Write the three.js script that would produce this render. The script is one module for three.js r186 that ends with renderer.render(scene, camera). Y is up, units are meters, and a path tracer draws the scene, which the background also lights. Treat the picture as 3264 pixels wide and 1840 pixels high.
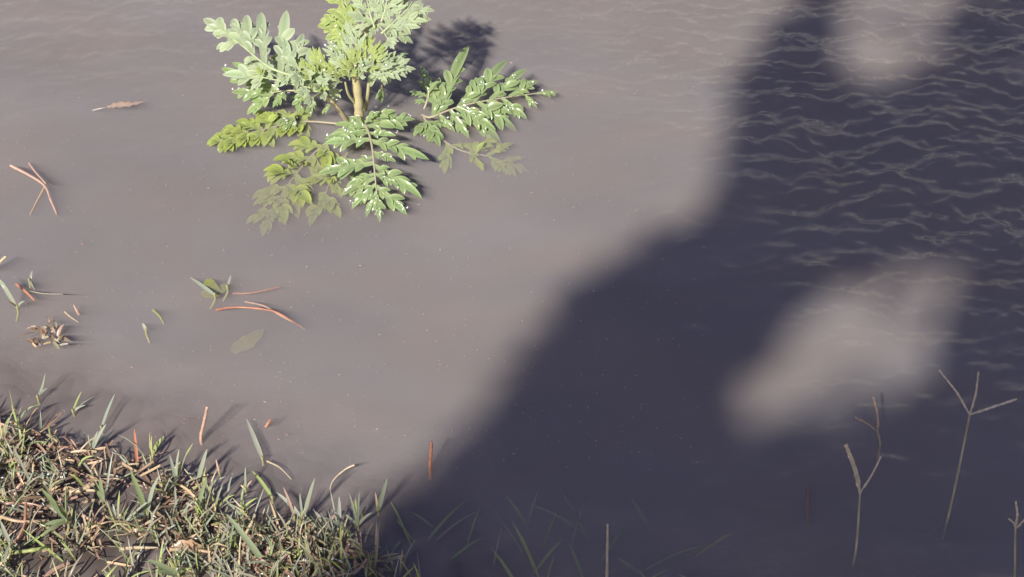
import * as THREE from 'three';
import { ImprovedNoise } from 'three/addons/math/ImprovedNoise.js';
import { mergeGeometries, mergeVertices } from 'three/addons/utils/BufferGeometryUtils.js';

// ------------------------------------------------------------------ camera, sky, sun, exposure
const V = (x, y, z) => new THREE.Vector3(x, y, z);
const scene = new THREE.Scene();
const HF = Math.tan(THREE.MathUtils.degToRad(20)), VF = HF * 1840 / 3264;
const camera = new THREE.PerspectiveCamera(2 * THREE.MathUtils.radToDeg(Math.atan(VF)), 3264 / 1840, 0.05, 900);
camera.position.set(0, 1.02, 0.918);
camera.lookAt(0, 0, 0);
camera.updateMatrixWorld(true);

const SUN = V(-0.327, 0.719, 0.611).normalize();
// clear sky with a pale, hazy horizon and a soft aureole round the sun
{
  const W = 512, H = 256, data = new Float32Array(W * H * 4), zen = [0.045, 0.075, 0.29], mid = [0.085, 0.118, 0.32], low = [0.80, 0.755, 0.69];
  for (let j = 0; j < H; j++) for (let i = 0; i < W; i++) {
    const e = ((j + 0.5) / H - 0.5) * Math.PI, a = ((i + 0.5) / W - 0.5) * 2 * Math.PI, y = Math.sin(e), c = Math.cos(a) * Math.cos(e) * SUN.x + y * SUN.y + Math.sin(a) * Math.cos(e) * SUN.z;
    const h = 1 - THREE.MathUtils.smoothstep(y, 0.2, 0.8), m = Math.pow(1 - Math.max(0, y), 1.1), glow = 0.5 * Math.pow(Math.max(0, c), 14);
    for (let k = 0; k < 3; k++) data[(j * W + i) * 4 + k] = y < 0 ? 0.25 : (zen[k] + (mid[k] - zen[k]) * m + (low[k] - mid[k]) * h + glow * [1, 0.95, 0.88][k]);
    data[(j * W + i) * 4 + 3] = 1;
  }
  const t = new THREE.DataTexture(data, W, H, THREE.RGBAFormat, THREE.FloatType);
  t.mapping = THREE.EquirectangularReflectionMapping; t.magFilter = t.minFilter = THREE.LinearFilter; t.needsUpdate = true;
  scene.background = scene.environment = t;
}
const sun = new THREE.DirectionalLight(new THREE.Color(1.0, 0.95, 0.88), 5.0);
sun.name = 'sun';
sun.position.copy(SUN).multiplyScalar(8);
sun.castShadow = true;
sun.shadow.radius = 1.9;
Object.assign(sun.shadow.camera, { left: -4, right: 4, top: 4, bottom: -4, near: 0.1, far: 20 });
sun.shadow.mapSize.set(2048, 2048);
scene.add(sun, sun.target);
const renderer = new THREE.WebGLRenderer({ antialias: true });
renderer.setSize(1024, 577);
renderer.toneMapping = THREE.LinearToneMapping;
renderer.toneMappingExposure = 1.16;
renderer.shadowMap.enabled = true;
renderer.shadowMap.type = THREE.PCFSoftShadowMap;

// ------------------------------------------------------------------ helpers
function mulberry(a) { return () => { a |= 0; a = (a + 0x6D2B79F5) | 0; let t = Math.imul(a ^ (a >>> 15), 1 | a); t = (t + Math.imul(t ^ (t >>> 7), 61 | t)) ^ t; return ((t ^ (t >>> 14)) >>> 0) / 4294967296; }; }
let R = mulberry(7);
const rr = (a, b) => a + (b - a) * R();
const pick = (a) => a[Math.floor(R() * a.length)];
const lerp = THREE.MathUtils.lerp, sstep = THREE.MathUtils.smoothstep, clamp = THREE.MathUtils.clamp;
const perlin = new ImprovedNoise();
const nz = (x, y, z = 0.37) => perlin.noise(x, y, z);
const fbm = (x, y, z = 0.37) => nz(x, y, z) + 0.5 * nz(2.03 * x, 2.03 * y, z + 3.1) + 0.25 * nz(4.1 * x, 4.1 * y, z + 7.7);

// sight line of a photo pixel (3264 x 1840)
function ray(px, py) { return V((px - 1632) / 1632 * HF, -(py - 920) / 920 * VF, -1).applyQuaternion(camera.quaternion); }
function P(px, py, h = 0) { const d = ray(px, py), t = (h - camera.position.y) / d.y; return camera.position.clone().addScaledVector(d, t); }
// the point of that sight line which stands at depth z
function PZ(px, py, z) { const d = ray(px, py), t = (z - camera.position.z) / d.z; return camera.position.clone().addScaledVector(d, t); }

const taken = {};
function numbered(n) { taken[n] = (taken[n] ?? -1) + 1; return taken[n] ? n + '_' + String(taken[n]).padStart(3, '0') : n; }
function tag(o, label, category, group, kind) { if (label) o.userData.label = label; if (category) o.userData.category = category; if (group) o.userData.group = group; if (kind) o.userData.kind = kind; return o; }
function mesh(name, geo, mat, parent, origin) {
  if (origin) geo.translate(-origin.x, -origin.y, -origin.z);
  const m = new THREE.Mesh(geo, mat);
  m.name = parent ? name : numbered(name); m.castShadow = m.receiveShadow = true;
  (parent ?? scene).add(m);
  return m;
}
function thing(name, label, category, at, group) { const g = new THREE.Group(); g.name = numbered(name); g.position.copy(at); scene.add(g); return tag(g, label, category, group); }

function build(pos, idx, col) {
  const g = new THREE.BufferGeometry();
  g.setAttribute('position', new THREE.Float32BufferAttribute(pos, 3));
  if (col) g.setAttribute('color', new THREE.Float32BufferAttribute(col, 3));
  g.setIndex(idx); g.computeVertexNormals();
  return g;
}
const curve = (pts, n) => new THREE.CatmullRomCurve3(pts, false, 'centripetal').getPoints(n);
// a folded blade along a path. width(s) is the half width, color(s, side) a linear rgb
function strip(pts, width, { fold = 0.25, up = V(0, 1, 0), color, cup = 0 } = {}) {
  const pos = [], idx = [], col = [], n = pts.length, T = V(), S = V(), N = V(), u = V();
  for (let i = 0; i < n; i++) {
    const s = i / (n - 1);
    T.subVectors(pts[Math.min(n - 1, i + 1)], pts[Math.max(0, i - 1)]).normalize();
    u.copy(up);
    if (Math.abs(T.dot(u)) > 0.97) u.set(0.2, 0.1, 1);
    S.crossVectors(T, u).normalize(); N.crossVectors(S, T);
    const w = width(s);
    for (const k of [-1, 0, 1]) {
      const p = pts[i].clone().addScaledVector(S, k * w).addScaledVector(N, k ? fold * w : 0);
      pos.push(p.x, p.y, p.z);
      if (color) col.push(...color(s, k));
    }
    if (i) { const a = (i - 1) * 3, b = i * 3; for (const k of [0, 1]) idx.push(a + k, a + k + 1, b + k, a + k + 1, b + k + 1, b + k); }
  }
  return build(pos, idx, color ? col : null);
}
function tube(pts, radius, seg = 6, color) {
  const pos = [], idx = [], col = [], n = pts.length, T = V(), S = V(0, 0, 1), N = V();
  for (let i = 0; i < n; i++) {
    const s = i / (n - 1), r = radius(s);
    T.subVectors(pts[Math.min(n - 1, i + 1)], pts[Math.max(0, i - 1)]).normalize();
    if (Math.abs(T.dot(S)) > 0.95) S.set(1, 0, 0.3);
    N.crossVectors(T, S).normalize(); S.crossVectors(N, T).normalize();
    for (let k = 0; k < seg; k++) {
      const a = k / seg * 2 * Math.PI, p = pts[i].clone().addScaledVector(N, Math.cos(a) * r).addScaledVector(S, Math.sin(a) * r);
      pos.push(p.x, p.y, p.z);
      if (color) col.push(...color(s, a));
    }
    if (i) for (let k = 0; k < seg; k++) { const a = (i - 1) * seg + k, b = (i - 1) * seg + (k + 1) % seg; idx.push(a, b, a + seg, b, b + seg, a + seg); }
  }
  const e = pos.length / 3;
  for (const [end, at] of [[0, 0], [1, (n - 1) * seg]]) {
    const p = pts[end ? n - 1 : 0]; pos.push(p.x, p.y, p.z); if (color) col.push(...color(end, 0));
    for (let k = 0; k < seg; k++) end ? idx.push(e + end, at + k, at + (k + 1) % seg) : idx.push(e + end, at + (k + 1) % seg, at + k);
  }
  return build(pos, idx, color ? col : null);
}
const mul = (c, k) => [c[0] * k, c[1] * k, c[2] * k];
const mix = (a, b, t) => [lerp(a[0], b[0], t), lerp(a[1], b[1], t), lerp(a[2], b[2], t)];
const vary = (c, k = 0.18) => { const f = 1 + rr(-k, k); return [c[0] * f * (1 + rr(-k, k) * 0.4), c[1] * f, c[2] * f * (1 + rr(-k, k) * 0.5)]; };

// ------------------------------------------------------------------ materials (white base, coloured by vertex colours)
const std = (o) => new THREE.MeshPhysicalMaterial({ vertexColors: true, side: THREE.DoubleSide, ...o });
const M = {
  leafDry: std({ roughness: 0.95, transmission: 0.28, specularIntensity: 0.6 }),
  leafWet: std({ roughness: 0.95, transmission: 0.26, clearcoat: 0.7, clearcoatRoughness: 0.2 }),
  stem: std({ roughness: 0.6, clearcoat: 0.2, clearcoatRoughness: 0.3 }),
  grass: std({ roughness: 0.9, transmission: 0.2, clearcoat: 0.45, clearcoatRoughness: 0.25 }),
  straw: std({ roughness: 0.75, clearcoat: 0.5, clearcoatRoughness: 0.28 }),
  mud: std({ roughness: 0.42, ior: 1.4, side: THREE.FrontSide }),
  bark: std({ roughness: 0.9 }),
  treeLeaf: std({ roughness: 0.6 }),
  drop: new THREE.MeshPhysicalMaterial({ color: 0xffffff, roughness: 0.2, transmission: 1, thickness: 0, ior: 1.45 }),
  water: new THREE.MeshPhysicalMaterial({ color: 0xffffff, roughness: 0.03, transmission: 1, thickness: 0, ior: 1.33, side: THREE.DoubleSide }),
  silt: new THREE.MeshStandardMaterial({ vertexColors: true, roughness: 1, transparent: true, opacity: 0.105, side: THREE.DoubleSide }),
  deep: new THREE.MeshStandardMaterial({ color: new THREE.Color().setRGB(0.415, 0.372, 0.35), roughness: 1, side: THREE.DoubleSide }),
};

// ------------------------------------------------------------------ ground: mud bank, pond bed, far bank, one sheet
const SHORE_PX = [[-900, 1200], [-300, 1320], [0, 1385], [120, 1400], [230, 1450], [330, 1490], [430, 1500], [520, 1540], [620, 1600], [720, 1680], [850, 1700], [960, 1725], [1080, 1740], [1180, 1780], [1260, 1850], [1400, 1960], [1800, 2080], [2600, 2180], [3600, 2260]];
const SHORE = SHORE_PX.map(([x, y]) => P(x, y, 0));
SHORE.unshift(V(-60, 0, SHORE[0].z - 6)); SHORE.push(V(60, 0, SHORE.at(-1).z + 6));
function shoreDistance(x, z) {   // metres to the waterline, positive on land
  let best = 1e9, side = 1;
  for (let i = 0; i + 1 < SHORE.length; i++) {
    const a = SHORE[i], b = SHORE[i + 1], dx = b.x - a.x, dz = b.z - a.z, t = clamp(((x - a.x) * dx + (z - a.z) * dz) / (dx * dx + dz * dz), 0, 1);
    const ex = x - a.x - t * dx, ez = z - a.z - t * dz, d = ex * ex + ez * ez;
    if (d < best) { best = d; side = dx * ez - dz * ex > 0 ? 1 : -1; }
  }
  return side * Math.sqrt(best);
}
const DIPS = [[290, 1625, 0.03, 0.004], [430, 1585, 0.03, 0.003]].map(([x, y, r, d]) => [P(x, y, 0.01), r, d]);
const CLEAR = [[90, 1700, 0.022], [330, 1815, 0.032], [120, 1800, 0.028], [480, 1815, 0.02], [290, 1625, 0.025], [430, 1585, 0.025]].map(([x, y, r]) => [P(x, y, 0.012), r]);
const cleared = (x, z) => CLEAR.reduce((a, [p, r]) => a * (1 - 0.9 * Math.exp(-((((x - p.x) ** 2 + (z - p.z) ** 2) / (r * r)) ** 2))), 1);
function groundHeight(x, z) {
  let dip = 0; for (const [p, r, d] of DIPS) dip += d * Math.exp(-(((x - p.x) ** 2 + (z - p.z) ** 2) / (r * r)));
  const d = shoreDistance(x, z), lumps = 0.006 * fbm(x * 11, z * 11) + 0.003 * nz(x * 45, z * 45, 2.2);
  if (d > 0) return Math.min(0.11 * d, 0.5) * (1 - 0.3 * sstep(d, 0, 3)) + lumps * sstep(d, -0.05, 0.05) - 0.001 - dip;
  const far = sstep(-d, 9, 11) * 0.7;
  return Math.max(0.10 * d - 0.6 * d * d, -0.3) + far + lumps - 0.001;
}
function axis(fineA, fineB, step, farA, farB) {
  const a = [], grow = 1.22;
  for (let v = fineA, s = step; v > farA; s *= grow, v -= s) a.unshift(v);
  for (let v = fineA + step; v < fineB; v += step) a.push(v);
  for (let v = fineB, s = step; v < farB; s *= grow, v += s) a.push(v);
  return [farA, ...a, farB];
}
function sheet(xs, zs, height, color, normal) {
  const pos = [], idx = [], col = [], nor = [], nx = xs.length;
  for (const z of zs) for (const x of xs) { pos.push(x, height(x, z), z); if (color) col.push(...color(x, z)); if (normal) nor.push(...normal(x, z)); }
  for (let j = 0; j + 1 < zs.length; j++) for (let i = 0; i + 1 < nx; i++) { const a = j * nx + i; idx.push(a, a + nx, a + 1, a + 1, a + nx, a + nx + 1); }
  const g = build(pos, idx, color ? col : null);
  if (normal) g.setAttribute('normal', new THREE.Float32BufferAttribute(nor, 3));
  return g;
}
const mudA = [0.08, 0.064, 0.054], mudB = [0.21, 0.175, 0.155], mudC = [0.10, 0.066, 0.048];
tag(mesh('ground', sheet(axis(-0.8, 0.6, 0.007, -400, 400), axis(-0.1, 0.5, 0.007, -400, 400), groundHeight, (x, z) => {
  const t = clamp(0.5 + 0.9 * fbm(x * 17 + 5, z * 17, 1.3), 0, 1), u = clamp(0.4 + nz(x * 60, z * 60, 9.1), 0, 1);
  return mix(mix(mudA, mudB, t), mudC, u * 0.5);
}), M.mud), null, null, null, 'structure');

// ------------------------------------------------------------------ water: glossy rippled skin, suspended silt, opaque depth
function rough(x, z) {   // how much the breeze ruffles the skin here
  const right = sstep(x + 0.25 * nz(x * 2.5, z * 2.5, 4), 0.06, 0.32), top = sstep(-z + 0.12 * nz(x * 4, z * 4, 3), -0.22, 0.1), far = sstep(-z, 0.15, 0.5);
  const patch = clamp(0.85 + 0.7 * nz(x * 7, z * 12, 6.5), 0.3, 1.3);
  const fleck = 1.6 * Math.max(0, nz(x * 13, z * 26, 31.7) - 0.22) * sstep(x, 0.0, 0.2);
  return 0.05 + fleck * (1 - 0.6 * top) + patch * (right * (0.2 + 0.8 * top) + 0.3 * far * (1 - right));
}
function ripple(x, z) {
  const wx = x + 0.014 * nz(x * 14, z * 14, 1.1), wz = z + 0.012 * nz(x * 11 + 9, z * 11, 2.4) + 0.08 * x;
  const a = nz(wx * 46, wz * 74, 0.3), b = nz(wx * 88 + 3, wz * 128, 5.3), c = nz(wx * 21, wz * 36, 8.8);
  const crest = (v) => v > 0 ? v * (1 + 0.9 * v) : v * 0.75;
  return rough(x, z) * (0.0036 * crest(a) + 0.0013 * b + 0.0062 * c) + 0.0002 * nz(x * 6, z * 9, 12);
}
function rippleNormal(x, z) { const e = 0.0012, n = V(ripple(x - e, z) - ripple(x + e, z), 2 * e, ripple(x, z - e) - ripple(x, z + e)).normalize(); return [n.x, n.y, n.z]; }
const water = new THREE.Group(); water.name = 'water'; water.userData.kind = 'structure'; scene.add(water);
mesh('water_surface', sheet(axis(-0.75, 0.75, 0.0028, -14, 14), axis(-0.6, 0.42, 0.0022, -9.5, 4), ripple, null, rippleNormal), M.water, water);
const LAYERS = 19, STEP = 0.0027;
{
  const gs = [];
  for (let k = 0; k < LAYERS; k++) gs.push(sheet(axis(-0.75, 0.75, 0.013, -14, 14), axis(-0.6, 0.42, 0.013, -9.5, 4), (x, z) => -0.0022 - 0.006 * rough(x, z) - k * STEP + 0.0007 * nz(x * 18, z * 18, k * 3.3), (x, z) => {
    const u = x + 0.05 * nz(x * 5, z * 5, 3.3), v = z + 0.05 * nz(x * 5, z * 5, 8.1), q = 1 + 0.10 * fbm(u * 5, v * 13, 4.4) + 0.07 * nz(x * 38, z * 52, k * 0.9), w = 0.05 * fbm(u * 7 + 3, v * 16, 9.2);
    return [0.415 * q * (1 + w), 0.372 * q, 0.35 * q * (1 - w)];   // silt clouds of differing density drawn out along the drift
  }, () => [0, 1, 0]));
  mesh('suspended_silt', mergeGeometries(gs), M.silt, water);
  mesh('deep_silt', sheet([-14, 14], [-9.5, 4], () => -0.0022 - LAYERS * STEP - 0.011), M.deep, water);
}

// ------------------------------------------------------------------ ragweed-like plant
const G = {
  pale: [0.33, 0.43, 0.21], paleEdge: [0.55, 0.60, 0.43], fresh: [0.28, 0.38, 0.08], freshEdge: [0.52, 0.58, 0.24],
  wet: [0.17, 0.28, 0.07], wetEdge: [0.38, 0.47, 0.22], vein: [0.42, 0.48, 0.26], rib: [0.44, 0.38, 0.26], olive: [0.34, 0.44, 0.07], oliveEdge: [0.40, 0.46, 0.10],
};
const TONES = { pale: [G.pale, G.paleEdge], fresh: [G.fresh, G.freshEdge], wet: [G.wet, G.wetEdge], olive: [G.olive, G.oliveEdge] };
const lens = (w) => (s) => w * Math.max(0.02, 2.12 * Math.pow(s + 0.02, 0.55) * Math.pow(Math.max(0, 1 - s), 0.78));
function lobe(from, dir, len, wid, up, droop, tone) {
  const [c, e] = tone, base = vary(c, 0.22), edge = vary(e, 0.14), pts = [];
  for (let i = 0; i <= 6; i++) { const s = i / 6; pts.push(from.clone().addScaledVector(dir, len * s).addScaledVector(up, -droop * len * s * s + 0.06 * len * Math.sin(Math.PI * s))); }
  return strip(pts, lens(wid), { fold: rr(0.25, 0.65), up, color: (s, k) => k ? mix(base, edge, 0.8 + 0.2 * s) : mix(base, G.vein, 0.35 * (1 - s)) });
}
// a leaflet with side lobes: from, direction, length, plane normal
function leaflet(from, dir, len, up, tone, lobes = 2, fat = 1) {
  const S = V().crossVectors(dir, up).normalize(), gs = [], droop = rr(0.02, 0.16), simple = lobes <= 1, start = simple ? 0.26 : 0.46;
  const at = (s) => from.clone().addScaledVector(dir, len * s).addScaledVector(up, -droop * len * s * s);
  const main = len * (1 - start), w = Math.min(main * 0.19, 0.0046 + (main - 0.024) * 0.06) * fat;
  gs.push(strip([0, 0.15, 0.3, 0.45, 0.6].map((q) => at(q)), (s) => w * (0.42 + 0.45 * s) + 0.0003, { fold: 0.35, up, color: (s, k) => k ? mix(tone[0], tone[1], 0.5) : mix(tone[0], G.vein, 0.6) }));
  gs.push(lobe(at(start), dir, main, w, up, droop * 1.4, tone));
  const rows = simple ? [[0.26, 0.55], [0.46, 0.42]] : len > 0.045 ? [[0.14, 0.4], [0.30, 0.56], [0.46, 0.54], [0.62, 0.4]] : [[0.18, 0.5], [0.38, 0.6], [0.58, 0.42]];
  for (const [s0, f] of rows) for (const k of [-1, 1]) {
    if (R() < 0.08) continue;
    const s = s0 + rr(-0.05, 0.05), a = rr(0.5, 0.85), L = Math.min(main, 0.028) * f * rr(0.8, 1.25) * Math.sqrt(fat);
    const d = dir.clone().multiplyScalar(Math.cos(a)).addScaledVector(S, k * Math.sin(a)).addScaledVector(up, rr(-0.2, 0.4)).normalize();
    gs.push(lobe(at(s), d, L, L * rr(0.24, 0.32) * Math.sqrt(fat), up, rr(0, 0.35), tone));
  }
  return mergeGeometries(gs);
}
function droplets(spots, r0, r1) {
  const gs = [];
  for (const p of spots) { const r = rr(r0, r1), g = new THREE.IcosahedronGeometry(r, 2); g.scale(1, 0.4, 1); g.rotateX(rr(0.55, 0.95)); g.rotateZ(rr(-0.1, 0.3)); g.translate(p.x, p.y + r * 0.2, p.z); g.deleteAttribute('uv'); gs.push(mergeVertices((g.deleteAttribute('normal'), g), 1e-6)); gs.at(-1).computeVertexNormals(); }
  return mergeGeometries(gs);
}
// a pinnate leaf: rib points, leaflets [t, side, length, angle], or pixel-aimed tips [t, tipPoint]
const plant = thing('ragweed_plant', 'green feathery-leaved weed standing in the muddy water, lower leaves sunk under', 'plant', P(1148, 392, 0));
function leaf(rib, { tone = 'pale', up = V(0, 1, 0), pairs = 5, width = 0.045, aimed = [], angle = 0.85, dew = 0, tip = true, ribR = 0.0011, lobes = 2, fat = 1, label, bias = 0 } = {}) {
  const g = new THREE.Group(); g.name = 'leaf'; plant.add(g); if (label) g.userData.label = label;
  const o = plant.position, wet = tone === 'wet' || tone === 'olive', mat = wet ? M.leafWet : M.leafDry, tn = TONES[tone];
  const pts = curve(rib, 20), at = (t) => { const f = clamp(t, 0, 1) * 20, i = Math.min(19, Math.floor(f)); return pts[i].clone().lerp(pts[i + 1], f - i); }, dirAt = (t) => at(t + 0.06).sub(at(t - 0.06)).normalize();
  mesh('midrib', tube(pts, (s) => ribR * (1.3 - 0.9 * s), 5, () => tone === 'pale' || tone === 'fresh' ? G.vein : G.rib), M.stem, g, o);
  const spots = [];
  const put = (t, dir, len) => { mesh('leaflet', leaflet(at(t), dir, len, up, tn, len > 0.02 ? lobes : 1, fat), mat, g, o); for (let k = 0; k < dew; k++) if (R() < 0.5) spots.push(at(t).addScaledVector(dir, len * Math.pow(R(), 0.6)).add(V(rr(-1, 1) * 0.003, 0.0022 + 0.05 * len, rr(-1, 1) * 0.003))); };
  for (const [t, p] of aimed) { const d = p.clone().sub(at(t)), len = d.length(); put(t, d.normalize(), len); }
  for (let i = 0; i < pairs; i++) for (const k of [-1, 1]) {
    const t = lerp(0.2, 0.86, pairs > 1 ? i / (pairs - 1) : 0.5) + rr(-0.03, 0.03), T = dirAt(t), S = V().crossVectors(T, up).normalize(), a = angle * rr(0.85, 1.15) * lerp(1.12, 0.72, t);
    const len = width * rr(0.85, 1.15) * Math.pow(Math.sin(Math.PI * lerp(0.3, 0.86, t)), 0.8) * (1 + k * bias);
    put(t, T.multiplyScalar(Math.cos(a)).addScaledVector(S, k * Math.sin(a)).addScaledVector(up, rr(-0.12, 0.22)).normalize(), len);
  }
  if (tip) put(0.9, dirAt(0.95), width * 0.75);
  if (spots.length) tag(mesh('dew', droplets(spots, 0.0012, 0.0032), M.drop, g, o), null, null, null, 'stuff');
  return g;
}
{
  const o = plant.position, sc = (a, b) => (s, th) => mix(a, b, clamp(0.5 + 0.6 * Math.sin(th * 3 + s * 4) * 0.6 + 0.2 * nz(s * 30, th * 3), 0, 1)), tan = [0.52, 0.45, 0.27], grn = [0.38, 0.40, 0.17];
  const B = P(1148, 395, 0), top = PZ(1128, 170, B.z - 0.012);
  const main = curve([V(B.x + 0.004, -0.09, B.z + 0.01), B, PZ(1142, 330, B.z - 0.002), PZ(1135, 258, B.z - 0.006), top], 24);
  mesh('stem', tube(main, (s) => 0.0054 * (1.1 - 0.35 * s) * (1 + 0.1 * Math.sin(s * 40)), 12, sc(tan, [0.48, 0.42, 0.2])), M.stem, plant, o);
  mesh('branch', tube(curve([P(1112, 392, -0.004), PZ(1075, 345, B.z + 0.002), PZ(1020, 288, B.z - 0.004), PZ(985, 255, B.z - 0.01)], 12), (s) => 0.0026 * (1.15 - 0.5 * s), 8, sc(tan, [0.40, 0.33, 0.2])), M.stem, plant, o);
  mesh('branch', tube(curve([P(1165, 350, 0.002), PZ(1172, 300, B.z - 0.008), PZ(1176, 250, B.z - 0.012)], 8), (s) => 0.0022 * (1.1 - 0.4 * s), 7, sc(tan, grn)), M.stem, plant, o);
  mesh('branch', tube(curve([PZ(1132, 330, B.z), PZ(1110, 300, B.z + 0.006), PZ(1100, 262, B.z + 0.008)], 8), (s) => 0.0016 * (1.1 - 0.4 * s), 6, sc(grn, tan)), M.stem, plant, o);
  mesh('branch', tube(curve([top, PZ(1160, 110, B.z - 0.02), PZ(1200, 60, B.z - 0.03), PZ(1225, -40, B.z - 0.035)], 10), (s) => 0.0034 * (1.1 - 0.5 * s), 8, sc(grn, tan)), M.stem, plant, o);

  // upper left, dry and pale
  leaf([P(1030, 262, 0.055), P(940, 243, 0.066), P(864, 217, 0.072), P(761, 137, 0.075), P(668, 72, 0.070)], { tone: 'pale', up: V(0.05, 0.85, 0.5).normalize(), pairs: 0, tip: false, width: 0.05, ribR: 0.0016, lobes: 2, label: 'dry pale grey-green leaf reaching to the upper left', fat: 1.12, aimed: [
    [0.80, P(647, 58, 0.070)], [0.72, P(740, 52, 0.083)], [0.64, P(781, 37, 0.085)], [0.55, P(829, 30, 0.086)], [0.40, P(912, 27, 0.088)], [0.86, P(680, 112, 0.062)], [0.76, P(686, 152, 0.058)], [0.60, P(775, 190, 0.062)], [0.30, P(965, 100, 0.085)], [0.28, P(905, 120, 0.085)], [0.45, P(822, 205, 0.07)], [0.15, P(990, 150, 0.08)], [0.2, P(925, 175, 0.085)]] });
  leaf([P(1020, 285, 0.045), P(930, 268, 0.05), P(850, 249, 0.052), P(765, 238, 0.05)], { tone: 'pale', up: V(0.05, 0.85, 0.5).normalize(), pairs: 0, tip: false, fat: 1.05, lobes: 1, label: 'dry pale leaf below the first, pointing left', aimed: [
    [0.75, P(707, 236, 0.046)], [0.72, P(775, 196, 0.06)], [0.6, P(800, 188, 0.065)], [0.72, P(798, 287, 0.04)], [0.5, P(872, 285, 0.04)], [0.45, P(850, 190, 0.066)], [0.3, P(945, 292, 0.036)], [0.32, P(900, 205, 0.07)], [0.15, P(990, 210, 0.07)], [0.12, P(1010, 265, 0.06)], [0.2, P(960, 225, 0.065)]] });
  leaf([P(1000, 290, 0.03), P(900, 290, 0.028), P(830, 305, 0.02)], { tone: 'wet', up: V(0, 0.9, 0.45).normalize(), pairs: 0, tip: false, dew: 2, label: 'green leaf drooping to the water under the pale leaves', aimed: [[0.7, P(785, 362, 0.003)], [0.45, P(868, 342, 0.006)], [0.2, P(948, 362, 0.006)], [0.1, P(975, 330, 0.012)], [0.75, P(702, 212, 0.04)], [0.6, P(735, 190, 0.05)], [0.85, P(735, 290, 0.02)], [0.5, P(910, 320, 0.018)]] });
  leaf([P(1015, 300, 0.012), P(960, 340, 0.008), P(925, 388, 0.002)], { tone: 'wet', pairs: 2, width: 0.026, dew: 3, fat: 1.25 });
  leaf([P(1060, 330, 0.02), P(1055, 345, 0.016)], { tone: 'wet', pairs: 0, tip: false, aimed: [[0.2, P(1022, 358, 0.006)], [0.6, P(1080, 300, 0.03)]] });

  for (let i = 0; i < 15; i++) {   // small leaves filling in along the two pale ones
    const bx = rr(880, 1050), by = lerp(195, 265, (bx - 880) / 170) + rr(-25, 35), bh = rr(0.048, 0.062), dx = rr(-75, 25), dy = rr(-60, 45);
    leaf([P(bx, by, bh), P(bx + dx * 0.5, by + dy * 0.5, bh + 0.01), P(bx + dx, by + dy, bh + 0.012)], { tone: i % 4 ? 'pale' : 'fresh', up: V(rr(-0.3, 0.3), 0.7, 0.7).normalize(), pairs: 2, width: rr(0.015, 0.024), angle: 0.7, ribR: 0.0008, lobes: 1 });
  }
  // middle: dense young shoots
  const shootTone = ['fresh', 'fresh', 'pale'];
  for (const [bx, by, bh, tx, ty, th, w] of [
    [1120, 215, 0.075, 1085, 110, 0.10, 0.02], [1128, 205, 0.08, 1110, 95, 0.11, 0.021], [1135, 205, 0.08, 1140, 110, 0.11, 0.02], [1105, 225, 0.07, 1060, 150, 0.09, 0.02], [1120, 235, 0.07, 1075, 190, 0.085, 0.018],
    [1140, 215, 0.08, 1175, 140, 0.105, 0.02], [1150, 225, 0.078, 1205, 165, 0.1, 0.021], [1155, 235, 0.075, 1225, 200, 0.09, 0.022], [1130, 240, 0.07, 1125, 175, 0.095, 0.018], [1100, 250, 0.06, 1045, 215, 0.075, 0.018], [1090, 262, 0.055, 1035, 250, 0.06, 0.016],
    [1140, 250, 0.068, 1160, 205, 0.09, 0.016], [1115, 255, 0.066, 1100, 205, 0.085, 0.016], [1060, 235, 0.06, 1010, 180, 0.078, 0.022], [1050, 250, 0.056, 985, 215, 0.072, 0.02], [1090, 285, 0.045, 1055, 300, 0.035, 0.014]])
    leaf([P(bx, by, bh), P((bx + tx) / 2 + 3, (by + ty) / 2, (bh + th) / 2 + 0.004), P(tx, ty, th)], { tone: pick(shootTone), up: V(rr(-0.4, 0.4), 0.5, 0.8).normalize(), pairs: 3, width: w, angle: 0.5, ribR: 0.0008, fat: 0.7, lobes: 1, dew: R() < 0.25 ? 1 : 0 });
  // right of the middle
  leaf([P(1165, 225, 0.075), P(1220, 215, 0.082), P(1275, 219, 0.08)], { tone: 'pale', up: V(0, 0.8, 0.6).normalize(), pairs: 4, width: 0.024, tip: false, aimed: [[0.8, P(1325, 219, 0.075)], [0.55, P(1262, 160, 0.095)], [0.5, P(1225, 272, 0.06)], [0.4, P(1180, 276, 0.055)], [0.2, P(1208, 150, 0.1)], [0.6, P(1245, 262, 0.064)], [0.3, P(1235, 175, 0.098)]] });
  leaf([P(1215, 270, 0.05), P(1222, 295, 0.035)], { tone: 'wet', pairs: 0, tip: false, aimed: [[0.2, P(1213, 325, 0.02)], [0.1, P(1240, 255, 0.05)]] });
  leaf([P(1250, 185, 0.07), P(1275, 178, 0.07)], { tone: 'wet', pairs: 0, tip: false, aimed: [[0.3, P(1302, 168, 0.068)]] });
  // top right, leaving the frame
  leaf([P(1190, 60, 0.115), P(1225, 105, 0.12), P(1240, 130, 0.118)], { tone: 'pale', up: V(0, 0.8, 0.6).normalize(), pairs: 2, width: 0.02, tip: true });
  leaf([P(1215, 108, 0.12), P(1255, 70, 0.128), P(1300, 28, 0.134), P(1330, -30, 0.14)], { tone: 'pale', up: V(0, 0.8, 0.6).normalize(), pairs: 4, width: 0.032, aimed: [[0.45, P(1375, 60, 0.122)], [0.2, P(1316, 136, 0.105)], [0.5, P(1352, 30, 0.13)], [0.1, P(1255, 118, 0.112)], [0.55, P(1345, 0, 0.135)]] });
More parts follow.
